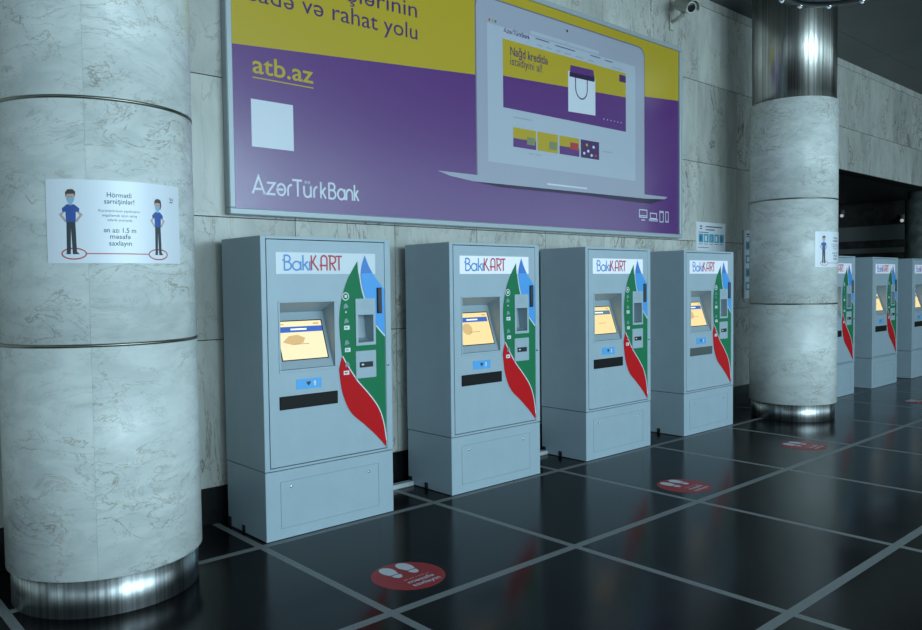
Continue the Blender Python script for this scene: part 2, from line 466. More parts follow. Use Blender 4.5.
# ------------------------------------------------------------------ the hall
WY, CEIL, FZ = .60, 4.664, 3.09
b = MB(); b.box(-9, 26, -12, 7, -.12, 0, 'floor'); struct(b.build('floor'))
b = MB(); b.box(-9, 26, -12, WY+.25, CEIL, CEIL+.12, 'ceil'); struct(b.build('ceiling'))
def slabs(mb, xs, zs, y, k='wall_marble'):
    for x0, x1 in zip(xs, xs[1:]):
        for z0, z1 in zip(zs, zs[1:]):
            mb.cur = (random.random(), random.random(), random.random())
            mb.box(x0+.002, x1-.002, y, y+.03, z0+.0025, z1-.0025, k, .0015)
XE = 8.05
b = MB(); b.box(-6, XE, WY+.03, WY+.25, 0, CEIL, 'dark')
big = [-6]; x = -5.37
while x < XE-.2: big.append(x); x += .85
big.append(XE)
small = [-6]; x = -5.8
off = 0
sm = [-6.0]; x = -5.77
while x < XE-.1: sm.append(x); x += .425
sm.append(XE)
slabs(b, big, [.0, .23, 1.17], WY)
slabs(b, big, [1.17, 1.95], WY)
slabs(b, sm, [1.95, 2.83], WY) if False else slabs(b, big, [1.95, 2.83, 3.72, 4.56, CEIL], WY)
struct(b.build('wall_back'))
b = MB(); b.box(-6, XE, WY-.018, WY, 0, .235, 'black_stone', .003); struct(b.build('baseboard_back'))
b = MB(); b.box(XE, 20, WY+.03, WY+.25, FZ, CEIL, 'dark')
fx = [XE]; x = XE+.85-.04
while x < 19.5: fx.append(x); x += .88
fx.append(20)
slabs(b, fx, [FZ, 3.70, 4.56, CEIL], WY)
struct(b.build('wall_fascia'))
# dark recess behind the far machines
b = MB(); b.box(XE, 20, WY+.25, 7, FZ, FZ+.12, 'soffit'); struct(b.build('ceiling_recess'))
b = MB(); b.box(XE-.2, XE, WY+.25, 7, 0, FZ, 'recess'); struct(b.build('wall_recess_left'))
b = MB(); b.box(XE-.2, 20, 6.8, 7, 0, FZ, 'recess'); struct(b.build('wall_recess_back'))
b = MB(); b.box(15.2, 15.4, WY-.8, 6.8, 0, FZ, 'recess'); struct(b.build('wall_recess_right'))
b = MB(); b.box(15.08, 15.2, WY-.8, 6.8, 2.29, 2.60, 'recess_b', .01); struct(b.build('trim_1'))
b = MB(); b.box(15.10, 15.2, WY-.8, 6.8, 2.03, 2.14, 'recess_b', .01); struct(b.build('trim_2'))

# ------------------------------------------------------------------ columns
def column(x, y, r, label, seam):
    e = empty('marble_column', (x, y, 0), label, 'column', None)
    MB().lathe([(r-.02, 0), (r-.02, .172)], 'steel', 96).build('base_ring', e)
    zs = [.172, 1.248, 2.358, 3.42]
    for i, (a, c) in enumerate(zip(zs, zs[1:])):
        mb = MB(); n = 96; g = .004
        # two half shells per drum: their seam is a real change of slab
        a += .004 if i == 0 else .007; c -= .007
        for h in range(2):
            mb.cur = (random.random(), random.random(), .5+.3*random.random())
            prof = [(r-.006, a), (r, a+.004), (r, c-.004), (r-.006, c)]
            rings = []
            for rr, z in prof:
                rings.append(mb.add([(rr*math.cos(seam+PI*h+.0006+(PI-.0012)*j/48), rr*math.sin(seam+PI*h+.0006+(PI-.0012)*j/48), z) for j in range(49)]))
            for p, q in zip(rings, rings[1:]):
                for j in range(48): mb.face([p+j, p+j+1, q+j+1, q+j], 'col_marble', True)
            mb.face([rings[-1]+j for j in range(49)], 'col_marble'); mb.face([rings[0]+j for j in range(49)][::-1], 'col_marble')
        mb.build('marble_drum', e)
    for z in zs[1:3]:
        MB().lathe([(r-.012, z-.008), (r+.002, z-.0055), (r+.002, z+.0055), (r-.012, z+.008)], 'joint', 96).build('joint_ring', e)
    MB().lathe([(r-.02, 3.405), (r-.02, CEIL)], 'steel_warm', 96).build('steel_shaft', e)
    return e
LX, LY, LR = -.875, .02, .455
RX, RY, RR = 6.335, -.175, .45
column(LX, LY, LR, 'thick white marble column at the left, with the large readable distancing poster', math.radians(-113))
column(RX, RY, RR, 'white marble column with a bare steel upper shaft, between the ticket kiosks on the right', math.radians(-66))
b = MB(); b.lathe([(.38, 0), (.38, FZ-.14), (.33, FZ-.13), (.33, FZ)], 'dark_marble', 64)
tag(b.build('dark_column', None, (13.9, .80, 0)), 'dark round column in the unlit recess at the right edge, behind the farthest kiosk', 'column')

# ------------------------------------------------------------------ distancing posters wrapped on the columns
def distancing_poster(cx, cy, r, a0, z0, label, group):
    Wd, Hd = math.radians(78.4)*r, .372
    e = empty('distancing_poster', (cx, cy, 0), label, 'poster', group)
    def f(u, v, l):
        a = a0+u/r; return ((r+.0025+l)*math.cos(a), (r+.0025+l)*math.sin(a), z0+v)
    sh = MB(); n = 40; P = []
    for j in range(n+1):
        for (rr, vv) in ((0, 0), (0, Hd), (-.0015, Hd), (-.0015, 0)): P.append(f(Wd*j/n, vv, rr))
    bb = sh.add(P)
    for j in range(n):
        for q in range(4):
            sh.face([bb+4*j+q, bb+4*(j+1)+q, bb+4*(j+1)+(q+1) % 4, bb+4*j+(q+1) % 4], 'paper')
    sh.face([bb+q for q in range(4)], 'paper'); sh.face([bb+4*n+3-q for q in range(4)], 'paper')
    sh.build('paper_sheet', e)
    k = Wd/78.4                                   # metres per degree round the column
    A = Art(f, .02); V = lambda y: Hd*(1-(y-62)/513)   # y as read off the poster, 513 units tall
    U = lambda d: (d+134.4)*k
    # the standing man
    A2 = Art(f, .012)
    def man(uc, hw, yt, yb, woman=False):
        s = hw; q = (yb-yt)/398
        A2.poly([(uc+s*a, V(y)) for a, y in ((-.55, yt+190*q), (-.60, yb-12), (-.12, yb-12), (-.02, yt+240*q), (.10, yb-12), (.62, yb-12), (.52, yt+190*q))], 'trousers')
        A2.poly([(uc-s*.62, V(yb-16)), (uc-s*.66, V(yb)), (uc-s*.12, V(yb)), (uc-s*.12, V(yb-16))], 'ink', .0006)
        A2.poly([(uc+s*.12, V(yb-16)), (uc+s*.10, V(yb)), (uc+s*.95, V(yb)), (uc+s*.62, V(yb-16))], 'ink', .0006)
        for sg in (-1, 1):
            A2.poly([(uc+sg*s*.80, V(yt+130*q)), (uc+sg*s*1.45, V(yt+155*q)), (uc+sg*s*.68, V(yt+205*q)), (uc+sg*s*.55, V(yt+190*q)), (uc+sg*s*1.05, V(yt+157*q)), (uc+sg*s*.72, V(yt+140*q))], 'skin', .0005)
        A2.poly([(uc+s*a, V(y)) for a, y in ((-.45, yt+93*q), (-1.05, yt+118*q), (-1.0, yt+140*q), (-.62, yt+138*q), (-.60, yt+200*q), (.58, yt+200*q), (.62, yt+138*q), (1.0, yt+140*q), (1.05, yt+118*q), (.45, yt+93*q))], 'shirt', .0006)
        A2.poly([(uc-s*.2, V(yt+75*q)), (uc-s*.2, V(yt+98*q)), (uc+s*.2, V(yt+98*q)), (uc+s*.2, V(yt+75*q))], 'skin', .0007)
        A2.ell(uc, V(yt+50*q), s*.50, Hd*38/513, 'skin', .0008)
        if woman:
            A2.ell(uc+s*.45, V(yt+40*q), s*.32, Hd*32/513, 'hair', .0006)
        A2.poly([(uc+s*a, V(y)) for a, y in ((-.55, yt+50*q), (-.60, yt+20*q), (-.30, yt+2*q), (.30, yt), (.62, yt+15*q), (.58, yt+48*q), (.42, yt+28*q), (-.40, yt+30*q))], 'hair', .0009)
        A2.poly([(uc+s*a, V(y)) for a, y in ((-.42, yt+58*q), (-.36, yt+80*q), (0, yt+90*q), (.36, yt+80*q), (.42, yt+58*q))], 'mask', .0010)
        for sg in (-1, 1): A2.ell(uc+sg*s*.2, V(yt+48*q), s*.06, Hd*3/513, 'ink', .0011, 8)
    for d, w_, y in ((-120.2, 6.7, 517), (-73.6, 6.65, 517)):
        A2.ring(U(d), V(y), w_*k, Hd*37/513, .0062, 'p_red', .0003)
    A2.rect(U(-113.6), V(520), U(-80.3), V(513), 'p_red', .0003, 16)
    man(U(-121.3), 4.3*k, 122, 520); man(U(-73.6), 3.5*k, 157, 520, True)
    A2.build('printed_figures', e)
    c = U(-96)
    A.text('Hörmətli', c, V(166), 'ink', width=13.2*k, height=Hd*32/513, align='C', bold=.008)
    A.text('sərnişinlər!', c, V(206), 'ink', width=16.2*k, height=Hd*32/513, align='C', bold=.008)
    A.build('text_block', e)
    A = Art(f)
    A.text('Koronavirusun yayılmasını', c, V(257), 'ink', width=22*k, height=Hd*17/513, align='C')
    A.text('əngəlləmək üçün sahiq', c, V(286), 'ink', width=18.6*k, height=Hd*17/513, align='C')
    A.text('edərik aramızda', c, V(314), 'ink', width=13.2*k, height=Hd*17/513, align='C')
    A.build('text_block', e)
    A = Art(f)
    A.text('ən azı 1.5 m', c, V(384), 'ink', width=17.4*k, height=Hd*31/513, align='C', bold=.008)
    A.text('məsafə', c, V(423), 'ink', width=11*k, height=Hd*31/513, align='C', bold=.008)
    A.text('saxlayın', c, V(465), 'ink', width=12.2*k, height=Hd*31/513, align='C', bold=.008)
    A.build('text_block', e)
    A = Art(f)
    u = U(-63.2)
    A.poly([(u-.011, V(140)), (u-.004, V(162)), (u-.001, V(162)), (u-.008, V(140))], 'ink'); A.poly([(u-.001, V(162)), (u+.004, V(140)), (u+.001, V(140)), (u-.004, V(162))], 'p_red')
    A.poly([(u+.003, V(162)), (u+.009, V(140)), (u+.014, V(162)), (u+.011, V(162)), (u+.008, V(148)), (u+.006, V(162))], 'ink')
    A.rect(u-.010, V(174), u+.011, V(168), 'ink')
    A.build('printed_emblem', e)
distancing_poster(LX, LY, LR, math.radians(-134.4), 1.62, 'white distancing poster with two figures, facing front on the large left column', 'distancing posters on columns')
distancing_poster(RX, RY, RR, math.radians(-127), 1.635, 'white distancing poster curling out of sight on the right edge of the right column', 'distancing posters on columns')

# ------------------------------------------------------------------ the big advertising board
BX0, BX1, BZ0, BZ1 = .075, 5.26, 1.965, 3.985
bd = empty('advertising_board', ((BX0+BX1)/2, WY, BZ0), 'long yellow and purple advertising board with a pictured laptop, framed on the marble wall', 'billboard')
bo = Vector(bd.location)
def bl(mb): mb.v = [tuple(Vector(p)-bo) for p in mb.v]; return mb
bl(MB().box(BX0+.02, BX1-.02, .552, WY-.001, BZ0+.02, BZ1-.02, 'alu')).build('backing_panel', bd)
fr = MB()
fw = .042
for (x0, x1, z0, z1) in ((BX0, BX1, BZ0, BZ0+fw), (BX0, BX1, BZ1-fw, BZ1), (BX0, BX0+fw, BZ0+fw, BZ1-fw), (BX1-fw-.01, BX1, BZ0+fw, BZ1-fw)):
    fr.box(x0, x1, .528, WY-.0005, z0, z1, 'alu', .006)
bl(fr).build('metal_frame', bd)
fb = lambda u, v, l: (u-bo.x, .550-l-bo.y, v-bo.z)
px0, px1, pz0, pz1 = BX0+.03, BX1-.03, BZ0+.03, BZ1-.03
def zb(x): return 3.043+(3.422-3.043)*(x-.13)/(5.147-.13)
a = Art(fb)
a.poly([(px0, pz0), (px1, pz0), (px1, zb(px1)), (px0, zb(px0))], 'pr_purple', .0002)
a.poly([(px0, zb(px0)), (px1, zb(px1)), (px1, pz1), (px0, pz1)], 'pr_yellow', .0002)
a.build('printed_background', bd)
a = Art(fb)
a.text('sadə və rahat yolu', 1.634, 3.362, 'pr_ink', width=1.39, size=.168, align='R', shear=.016, lift=.0008)
a.build('headline_text', bd); a = Art(fb)
a.text('ödənişlərinin', 1.634, 3.528, 'pr_ink', width=1.14, size=.168, align='R', shear=.03, lift=.0008)
a.build('headline_text', bd); a = Art(fb)
a.text('atb.az', .262, 2.885, 'pr_yellow', width=.452, size=.165, lift=.0008, bold=.012)
a.rect(.262, 2.850, .714, 2.858, 'pr_yellow', .0008)
a.build('web_address', bd); a = Art(fb)
# bank name drawn stroke by stroke, as wide open letters
def bank(a, u, v, k, sx, sy, wd, lift):
    T = lambda P: [(u+p[0]*sx, v+p[1]*sy) for p in P]
    L = []
    L += [[(0, 0), (.37, 1), (.74, 0)], [(.16, .27), (.55, .27)]]
    L += [[(.89, .68), (1.38, .68), (.90, .03), (1.42, .03)]]
    L += [arc(1.80, .34, .26, .33, 160, -180, 18)+[(1.54, .34), (1.93, .34)]]
    L += [[(2.24, 0), (2.24, .40)]+arc(2.50, .40, .26, .27, 180, 90, 6)]
    L += [[(2.52, .97), (3.17, .97)], [(2.88, 0), (2.88, .97)]]
    L += [[(3.30, .68), (3.30, .28)]+arc(3.53, .28, .23, .26, 180, 360, 10), [(3.76, .68), (3.76, 0)], arc(3.42, .90, .03, .03, 0, 360, 6), arc(3.64, .90, .03, .03, 0, 360, 6)]
    L += [[(3.98, 0), (3.98, .40)]+arc(4.22, .40, .24, .27, 180, 90, 6)]
    L += [[(4.45, 0), (4.45, 1)], [(4.47, .30), (4.78, .68)], [(4.56, .40), (4.80, 0)]]
    L += [[(5.02, 0), (5.02, 1)], [(5.02, .97), (5.25, .97)]+arc(5.25, .76, .18, .21, 90, -90, 8)+[(5.02, .55)], [(5.25, .55)]+arc(5.25, .29, .24, .26, 90, -90, 8)+[(5.02, .03)]]
    L += [arc(5.90, .34, .25, .32, 0, 360, 18), [(6.15, .68), (6.15, 0)]]
    L += [[(6.28, 0), (6.28, .40)]+arc(6.50, .40, .22, .27, 180, 0, 8)+[(6.72, 0)]]
    L += [[(6.87, 0), (6.87, 1)], [(6.89, .30), (7.14, .68)], [(6.96, .40), (7.17, 0)]]
    for P in L: a.stroke(T(P), wd, k, lift)
bank(a, .244, 2.108, 'pr_white', .1150, .112, .0135, .0008)
a.build('name_lettering', bd)
a = Art(fb)
a.rect(.246, 2.410, .552, 2.715, 'pr_white', .0006)
a.build('blank_white_square', bd)
# the pictured laptop
a = Art(fb)
a.rrect(2.235, 2.380, 4.592, 3.862, .10, 'pr_edge', .0005, (0, 1, 1, 0))
a.rrect(2.248, 2.384, 4.580, 3.850, .095, 'pr_body', .0008, (0, 1, 1, 0))
a.poly([(1.817, 2.392), (5.0, 2.392), (4.95, 2.366), (4.6, 2.350), (2.2, 2.338), (1.95, 2.362)], 'pr_body', .0010)
a.rect(3.10, 2.378, 3.66, 2.392, 'pr_white', .0013)
a.poly([(2.2, 2.338), (4.6, 2.350), (4.95, 2.366), (4.7, 2.300), (3.6, 2.318), (2.5, 2.312)], 'pr_shadow', .0006)
a.ell(3.388, 3.788, .013, .013, 'ink', .0012, 12)
a.rect(2.372, 2.516, 4.428, 3.705, 'pr_screen', .0012)
a.rect(2.372, 3.650, 4.428, 3.705, 'pr_body', .0015)
for i, kk in enumerate(('pr_red', 'pr_yellow', 'sw_green')): a.ell(2.40+.035*i, 3.678, .011, .011, kk, .0018, 10)
a.rect(2.90, 3.662, 3.85, 3.693, 'pr_screen', .0018)
a.rect(3.36, 3.674, 3.41, 3.681, 'pr_grey', .0020)
hx0, hx1, hz0, hz1 = 2.553, 4.272, 2.985, 3.556
def hb(x): return 3.247+(3.323-3.247)*(x-hx0)/(hx1-hx0)
a.poly([(hx0, hz0), (hx1, hz0), (hx1, hb(hx1)), (hx0, hb(hx0))], 'pr_purple', .0016)
a.poly([(hx0, hb(hx0)), (hx1, hb(hx1)), (hx1, hz1), (hx0, hz1)], 'pr_yellow', .0016)
a.rect(4.165, 3.462, hx1, 3.530, 'pr_ink', .0019)
for i in range(6): a.ell(3.92+.055*i, 3.065, .006, .006, 'pr_white', .0019, 8)
# shopping bag
a.poly([(3.395, 3.066), (3.790, 3.080), (3.790, 3.428), (3.396, 3.432)], 'pr_white', .0020)
a.poly([(3.43, 3.490), (3.76, 3.500), (3.786, 3.405), (3.42, 3.405)], 'pr_purple', .0022)
a.poly([(3.415, 3.425), (3.775, 3.440), (3.775, 3.392), (3.415, 3.385)], 'pr_shadow', .0024)
a.stroke([(3.50, 3.395)]+arc(3.585, 3.30, .085, .095, 180, 360, 10)+[(3.67, 3.395)], .012, 'pr_ink', .0026)
# product cards
for (x0, x1, kk, k2) in ((2.670, 2.958, 'pr_yellow', 'pr_purple'), (2.975, 3.248, 'pr_yellow', 'pr_yellow'), (3.270, 3.549, 'pr_yellow', 'pr_purple'), (3.572, 3.844, 'pr_ink', 'pr_ink')):
    a.rect(x0, 2.668, x1, 2.834, kk, .0016); a.rect(x0, 2.668, x1, 2.742, k2, .0018)
a.rect(2.84, 2.705, 2.945, 2.77, 'pr_green', .0021); a.rect(3.13, 2.695, 3.235, 2.765, 'pr_green', .0021); a.rect(3.42, 2.725, 3.535, 2.79, 'pr_red', .0021)
for (u, v, kk) in ((3.68, 2.735, 'pr_white'), (3.66, 2.79, 'pr_yellow'), (3.76, 2.78, 'pr_white'), (3.79, 2.70, 'pr_red'), (3.73, 2.70, 'pr_white'), (3.62, 2.71, 'pr_white')): a.ell(u, v, .018, .014, kk, .0021, 8)
# lines of page text too small to read
for (x0, x1, z) in ((2.96, 3.14, 3.632), (3.22, 3.50, 3.622), (3.72, 3.87, 3.626), (3.94, 4.06, 3.620)): a.rect(x0, z, x1, z+.011, 'pr_edge', .0016)
for (x0, x1, z) in ((2.98, 3.05, 3.582), (3.10, 3.17, 3.581), (3.23, 3.29, 3.580), (3.35, 3.44, 3.579), (3.50, 3.62, 3.578), (3.69, 3.77, 3.577), (4.05, 4.21, 3.575), (2.675, 2.90, 2.915), (3.90, 4.05, 2.752), (2.86, 2.92, 2.625), (2.95, 3.02, 2.625)): a.rect(x0, z, x1, z+.009, 'pr_grey', .0016)
a.text('Nağd kreditlə', 2.643, 3.435, 'pr_ink', width=.475, size=.105, lift=.0020, bold=.012)
a.text('istədiyini al!', 2.643, 3.355, 'pr_ink', width=.40, size=.10, lift=.0020)
bank(a, 2.568, 3.612, 'pr_purple', .0436, .036, .0055, .0018)
a.build('laptop_picture', bd)
# little device symbols in the corner
a = Art(fb); kk = 'pr_white'; l = .0008
def outline(u0, v0, u1, v1, wd=.009): 
    a.outline(u0, v0, u1, v1, wd, kk, l)
outline(4.49, 2.155, 4.632, 2.238); a.rect(4.53, 2.127, 4.592, 2.136, kk, l); a.rect(4.50, 2.172, 4.622, 2.179, kk, l)
outline(4.682, 2.150, 4.802, 2.212); outline(4.665, 2.127, 4.818, 2.149, .007)
outline(4.852, 2.122, 4.925, 2.240); a.rect(4.862, 2.220, 4.915, 2.227, kk, l)
outline(4.958, 2.125, 5.018, 2.238); a.ell(4.988, 2.140, .006, .006, kk, l, 8)
a.build('device_symbols', bd)

# ------------------------------------------------------------------ notices on the wall
n1 = empty('information_sheet', (5.955, WY, 1.79), 'white information sheet with teal pictures, on the wall just above a kiosk', 'poster')
MB().box(-.315, .315, -.004, -.0005, 0, .377, 'paper').build('paper_sheet', n1)
a = Art(lambda u, v, l: (u-.315, -.004-l, v-.0))
a.poly([(.07, .33), (.085, .345), (.10, .328), (.115, .345), (.125, .325), (.10, .318)], 'ink'); a.rect(.07, .297, .125, .308, 'ink')
a.rect(.195, .322, .55, .334, 'ink'); a.rect(.195, .288, .39, .299, 'ink'); a.rect(.045, .258, .26, .266, 'ink')
for i in range(5):
    u = .05+.112*i
    a.rect(u, .15, u+.095, .245, 'teal'); a.rect(u+.02, .165, u+.06, .225, ('teal2', 'paper', 'mask', 'paper', 'teal2')[i], .0007)
    a.rect(u, .128, u+.08, .134, 'ink')
a.rect(.04, .088, .26, .094, 'ink')
a.build('printed_pictures', n1)
n2 = empty('information_sign', (6.99, WY, 1.285), 'tall white sign with a column of teal pictures, half behind the right column', 'sign')
MB().box(-.305, .305, -.022, -.0005, 0, .825, 'paper', .002).build('sign_panel', n2)
a = Art(lambda u, v, l: (u-.305, -.022-l, v))
a.rect(.05, .765, .13, .785, 'ink'); a.rect(.05, .742, .13, .75, 'ink'); a.rect(.2, .76, .5, .775, 'ink')
for i in range(4):
    v = .10+.163*i
    for j in range(3):
        a.rect(.03+.19*j, v, .19+.19*j, v+.10, 'teal'); a.rect(.06+.19*j, v+.02, .12+.19*j, v+.075, ('paper', 'teal2')[(i+j) % 2], .0007)
a.build('printed_pictures', n2)

# ------------------------------------------------------------------ ticket kiosks
KW, KD, KH = .930, .502, 1.80
def plate(mb, xs, zs, y0, y1, solid, k):
    # a plate cut into a grid; cells not in solid(i, j) are real holes
    nx, nz = len(xs)-1, len(zs)-1
    for i in range(nx):
        for j in range(nz):
            if not solid(i, j): continue
            q = [(xs[i], zs[j]), (xs[i+1], zs[j]), (xs[i+1], zs[j+1]), (xs[i], zs[j+1])]
            bb = mb.add([(x, y0, z) for x, z in q]+[(x, y1, z) for x, z in q])
            mb.face([bb, bb+1, bb+2, bb+3], k); mb.face([bb+7, bb+6, bb+5, bb+4], k)
            for (di, dj, e) in ((0, -1, (0, 1)), (1, 0, (1, 2)), (0, 1, (2, 3)), (-1, 0, (3, 0))):
                ii, jj = i+di, j+dj
                if not (0 <= ii < nx and 0 <= jj < nz) or not solid(ii, jj):
                    mb.face([bb+e[1], bb+e[0], bb+4+e[0], bb+4+e[1]], k)

def logo(a, u, v, sx, sy, wd, lift):
    T = lambda P: [(u+p[0]*sx, v+p[1]*sy) for p in P]
    B = [[(.13, 0), (.13, 1)], [(.0, .67), (.13, .67)], [(.13, .97), (.28, .97)]+arc(.28, .76, .22, .21, 90, -90, 8)+[(.13, .55)], [(.30, .55)]+arc(.30, .29, .27, .26, 90, -90, 8)+[(.13, .03)],
         arc(.92, .30, .26, .28, 0, 360, 20), [(1.19, .60), (1.19, 0)],
         [(1.34, 0), (1.34, 1)], [(1.37, .30), (1.66, .60)], [(1.46, .38), (1.70, 0)], [(1.78, 0), (1.78, .60)]]
    R = [[(1.90, 0), (1.90, 1)], [(1.95, .48), (2.22, 1)], [(1.98, .55), (2.38, 0)],
         [(2.56, 0), (2.56, .76)]+arc(2.76, .76, .20, .22, 180, 0, 10)+[(2.96, 0)], [(2.45, .33), (2.96, .33)],
         [(3.17, 0), (3.17, .97)], [(3.05, .97), (3.32, .97)]+arc(3.32, .72, .25, .25, 90, -90, 10)+[(3.17, .47)], [(3.30, .45), (3.56, 0)],
         [(3.56, .95), (4.02, .95)], [(3.80, 0), (3.80, .95)]]
    for P in B: a.stroke(T(P), wd, 'ink_blue', lift)
    for P in R: a.stroke(T(P), wd, 'ink_red', lift)

def screen_mesh(kind, parent):
    a = Art(fs)
    bar = {0: 'scr_blue', 1: 'scr_blue', 2: 'scr_teal'}[kind]
    a.rect(S0, 0, S1, T1, 'scr' if kind else 'scr_b', .0012)
    a.rect(S0, T1*.71, S1-(0 if kind == 0 else .012), T1*.86, bar, .0020)
    a.rect(S0+.09, T1*.765, S0+.20, T1*.805, 'scr_white', .0026)
    if kind == 0:
        a.rect(S0+.004, .003, S1-.004, T1*.12, 'scr_b', .0018)
        a.poly([(S0+.02, T1*.46), (S0+.07, T1*.62), (S0+.13, T1*.64), (S0+.18, T1*.55), (S0+.16, T1*.42), (S0+.09, T1*.37)], 'scr_tan', .0020)
    elif kind == 1: a.ell(S0+.08, T1*.49, .047, T1*.18, 'scr_tan', .0020)
    a.rect(S0+.10, T1*.385, S0+.20, T1*.40, 'scr_ink', .0026)
    a.rect(S0+.008, T1*.91, S0+.05, T1*.94, 'scr_tan', .0022); a.rect(S1-.06, T1*.90, S1-.02, T1*.95, 'scr_tan', .0022)
    return a.build('screen', parent)

kiosk = empty('ticket_kiosk', (0, 0, 0), '', 'ticket kiosk', 'ticket kiosks along the wall')
body = MB()
Z0 = .418
body.box(0, .033, 0, KD, Z0, KH, 'paint', .002); body.box(.884, KW, 0, KD, Z0, KH, 'paint', .002)
body.box(.033, .884, 0, KD, 1.783, KH, 'paint', .001); body.box(.033, .884, 0, KD, Z0, .432, 'paint', .001)
body.box(.033, .884, .18, KD, .432, 1.783, 'paint'); body.build('cabinet_body', kiosk)
# door with the screen opening and the two reader openings
door = MB()
xs = [.0375, .116, .490, .660, .783, .8795]; zs = [.438, 1.008, 1.139, 1.318, 1.406, 1.778]
hole = {(1, 1), (1, 2), (1, 3), (3, 2)}
plate(door, xs, zs, .0, .02, lambda i, j: (i, j) not in hole, 'paint')
d = door.build('door', kiosk)
# recess around the screen: tilted bezel, dark upper face and splayed side walls
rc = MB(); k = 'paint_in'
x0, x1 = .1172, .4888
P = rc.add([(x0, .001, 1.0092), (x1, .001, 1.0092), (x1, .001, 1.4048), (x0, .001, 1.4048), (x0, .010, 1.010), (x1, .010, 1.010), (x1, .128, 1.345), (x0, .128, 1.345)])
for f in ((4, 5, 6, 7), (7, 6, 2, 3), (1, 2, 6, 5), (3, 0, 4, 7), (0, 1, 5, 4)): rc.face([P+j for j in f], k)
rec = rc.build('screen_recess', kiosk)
rim = MB()
for (a0, a1, b0, b1) in ((.104, .508, .992, 1.008), (.104, .508, 1.406, 1.419), (.104, .116, 1.008, 1.406), (.490, .508, 1.008, 1.406)):
    rim.box(a0, a1, -.004, .012, b0, b1, 'paint', .0015)
rim.build('recess_rim', rec)
tilt = Vector((0, .128-.010, 1.345-1.010)).normalized(); nrm = Vector((0, -tilt.z, tilt.y))
S0, S1, T1 = .146, .458, .240
def fs(u, v, l):
    p = Vector((u, .010, 1.010))+tilt*(v+.056)+nrm*l; return tuple(p)
fr = MB(); e_ = .006
for (u0, u1, v0, v1) in ((S0-e_, S1+e_, -e_, 0), (S0-e_, S1+e_, T1, T1+e_), (S0-e_, S0, 0, T1), (S1, S1+e_, 0, T1)):
    q = [fs(u0, v0, .0005), fs(u1, v0, .0005), fs(u1, v1, .0005), fs(u0, v1, .0005), fs(u0, v0, .003), fs(u1, v0, .003), fs(u1, v1, .003), fs(u0, v1, .003)]
    bb = fr.add(q)
    for f in ((0, 3, 2, 1), (4, 5, 6, 7), (0, 1, 5, 4), (1, 2, 6, 5), (2, 3, 7, 6), (3, 0, 4, 7)): fr.face([bb+j for j in f], 'black')
fr.build('screen_surround', rec)
scr0 = screen_mesh(0, rec)
f0 = lambda u, v, l: (u, -l, v)
lp = MB(); lp.box(.094, .808, -.003, .004, 1.576, 1.706, 'logo_on', .001); lpan = lp.build('logo_panel', kiosk)
a = Art(f0); logo(a, .138, 1.598, .1033, .092, .0105, .0036); lp_let = a.build('lettering', lpan)
# the leaf graphics
GL = [(.669, 1.659), (.614, 1.579), (.572, 1.495), (.542, 1.402), (.528, 1.310), (.529, 1.209), (.543, 1.064)]
CU = [(.669, 1.659), (.675, 1.579), (.694, 1.476), (.717, 1.412), (.758, 1.315), (.805, 1.239), (.876, 1.165)]
RRt = [(.543, 1.064), (.579, 1.005), (.651, .902), (.732, .815), (.810, .716), (.852, .612), (.876, .500)]
RL = [(.543, 1.064), (.521, .991), (.522, .947), (.544, .822), (.603, .701), (.709, .608), (.806, .518), (.876, .430)]
RL[-1] = (.872, .445); RRt[-1] = (.874, .485)
BL = [(.725, 1.696), (.700, 1.630), (.693, 1.570), (.706, 1.485), (.725, 1.419), (.764, 1.322), (.811, 1.246), (.876, 1.180)]
BR = [(.725, 1.696), (.759, 1.623), (.800, 1.562), (.842, 1.515), (.876, 1.478)]
a = Art(f0)
def band(L, R, k, lift, n=40):
    # fill between two curves resampled by fraction
    def rs(P):
        P = smooth(P, 8); d = [0]
        for p, q in zip(P, P[1:]): d.append(d[-1]+math.hypot(q[0]-p[0], q[1]-p[1]))
        out = []
        for i in range(n+1):
            t = d[-1]*i/n; j = 0
            while j < len(d)-2 and d[j+1] < t: j += 1
            w_ = (t-d[j])/max(1e-9, d[j+1]-d[j]); out.append((P[j][0]+(P[j+1][0]-P[j][0])*w_, P[j][1]+(P[j+1][1]-P[j][1])*w_))
        return out
    A_, B_ = rs(L), rs(R); pts = []
    for p, q in zip(A_, B_): pts += [p, q]
    a.tri(pts, [(2*i, 2*i+1, 2*i+3) for i in range(n)]+[(2*i, 2*i+3, 2*i+2) for i in range(n)], k, lift)
gpoly = smooth(GL, 8)+smooth(RRt, 8)[1:]+smooth(CU, 8)[::-1][:-1]
hx = [(.660, 1.139), (.783, 1.139), (.783, 1.318), (.660, 1.318)]
hole = (.655, 1.132, .790, 1.325)
a.scan(gpoly, 'sw_green', .0034, hole)
bpoly = smooth(BL, 8)+smooth(BR, 8)[::-1][:-1]
a.scan(bpoly, 'sw_blue', .0036, hole)
top = [p for p in smooth(BL, 8) if p[1] > 1.576]; topr = [p for p in smooth(BR, 8) if p[1] > 1.576]
a.poly(top+topr[::-1][:-1], 'sw_blue2', .0039)
a.poly(smooth(RL, 8)+smooth(RRt, 8)[::-1][:-1], 'sw_red', .0036)
a.stroke([(p[0]+.002, p[1]) for p in smooth(RRt, 8)], .0075, 'white', .0040)
CW = smooth([(.688, 1.620)]+[((c[0]+e[0])/2, (c[1]+e[1])/2) for c, e in zip(CU[1:], [(.693, 1.570), (.706, 1.485), (.725, 1.419), (.764, 1.322), (.811, 1.246), (.876, 1.180)])], 8)
for part in ([p for p in CW if p[1] > 1.36], [p for p in CW if p[1] < 1.25]): a.stroke(part, .0085, 'white', .0040)
a.build('leaf_graphic', kiosk)
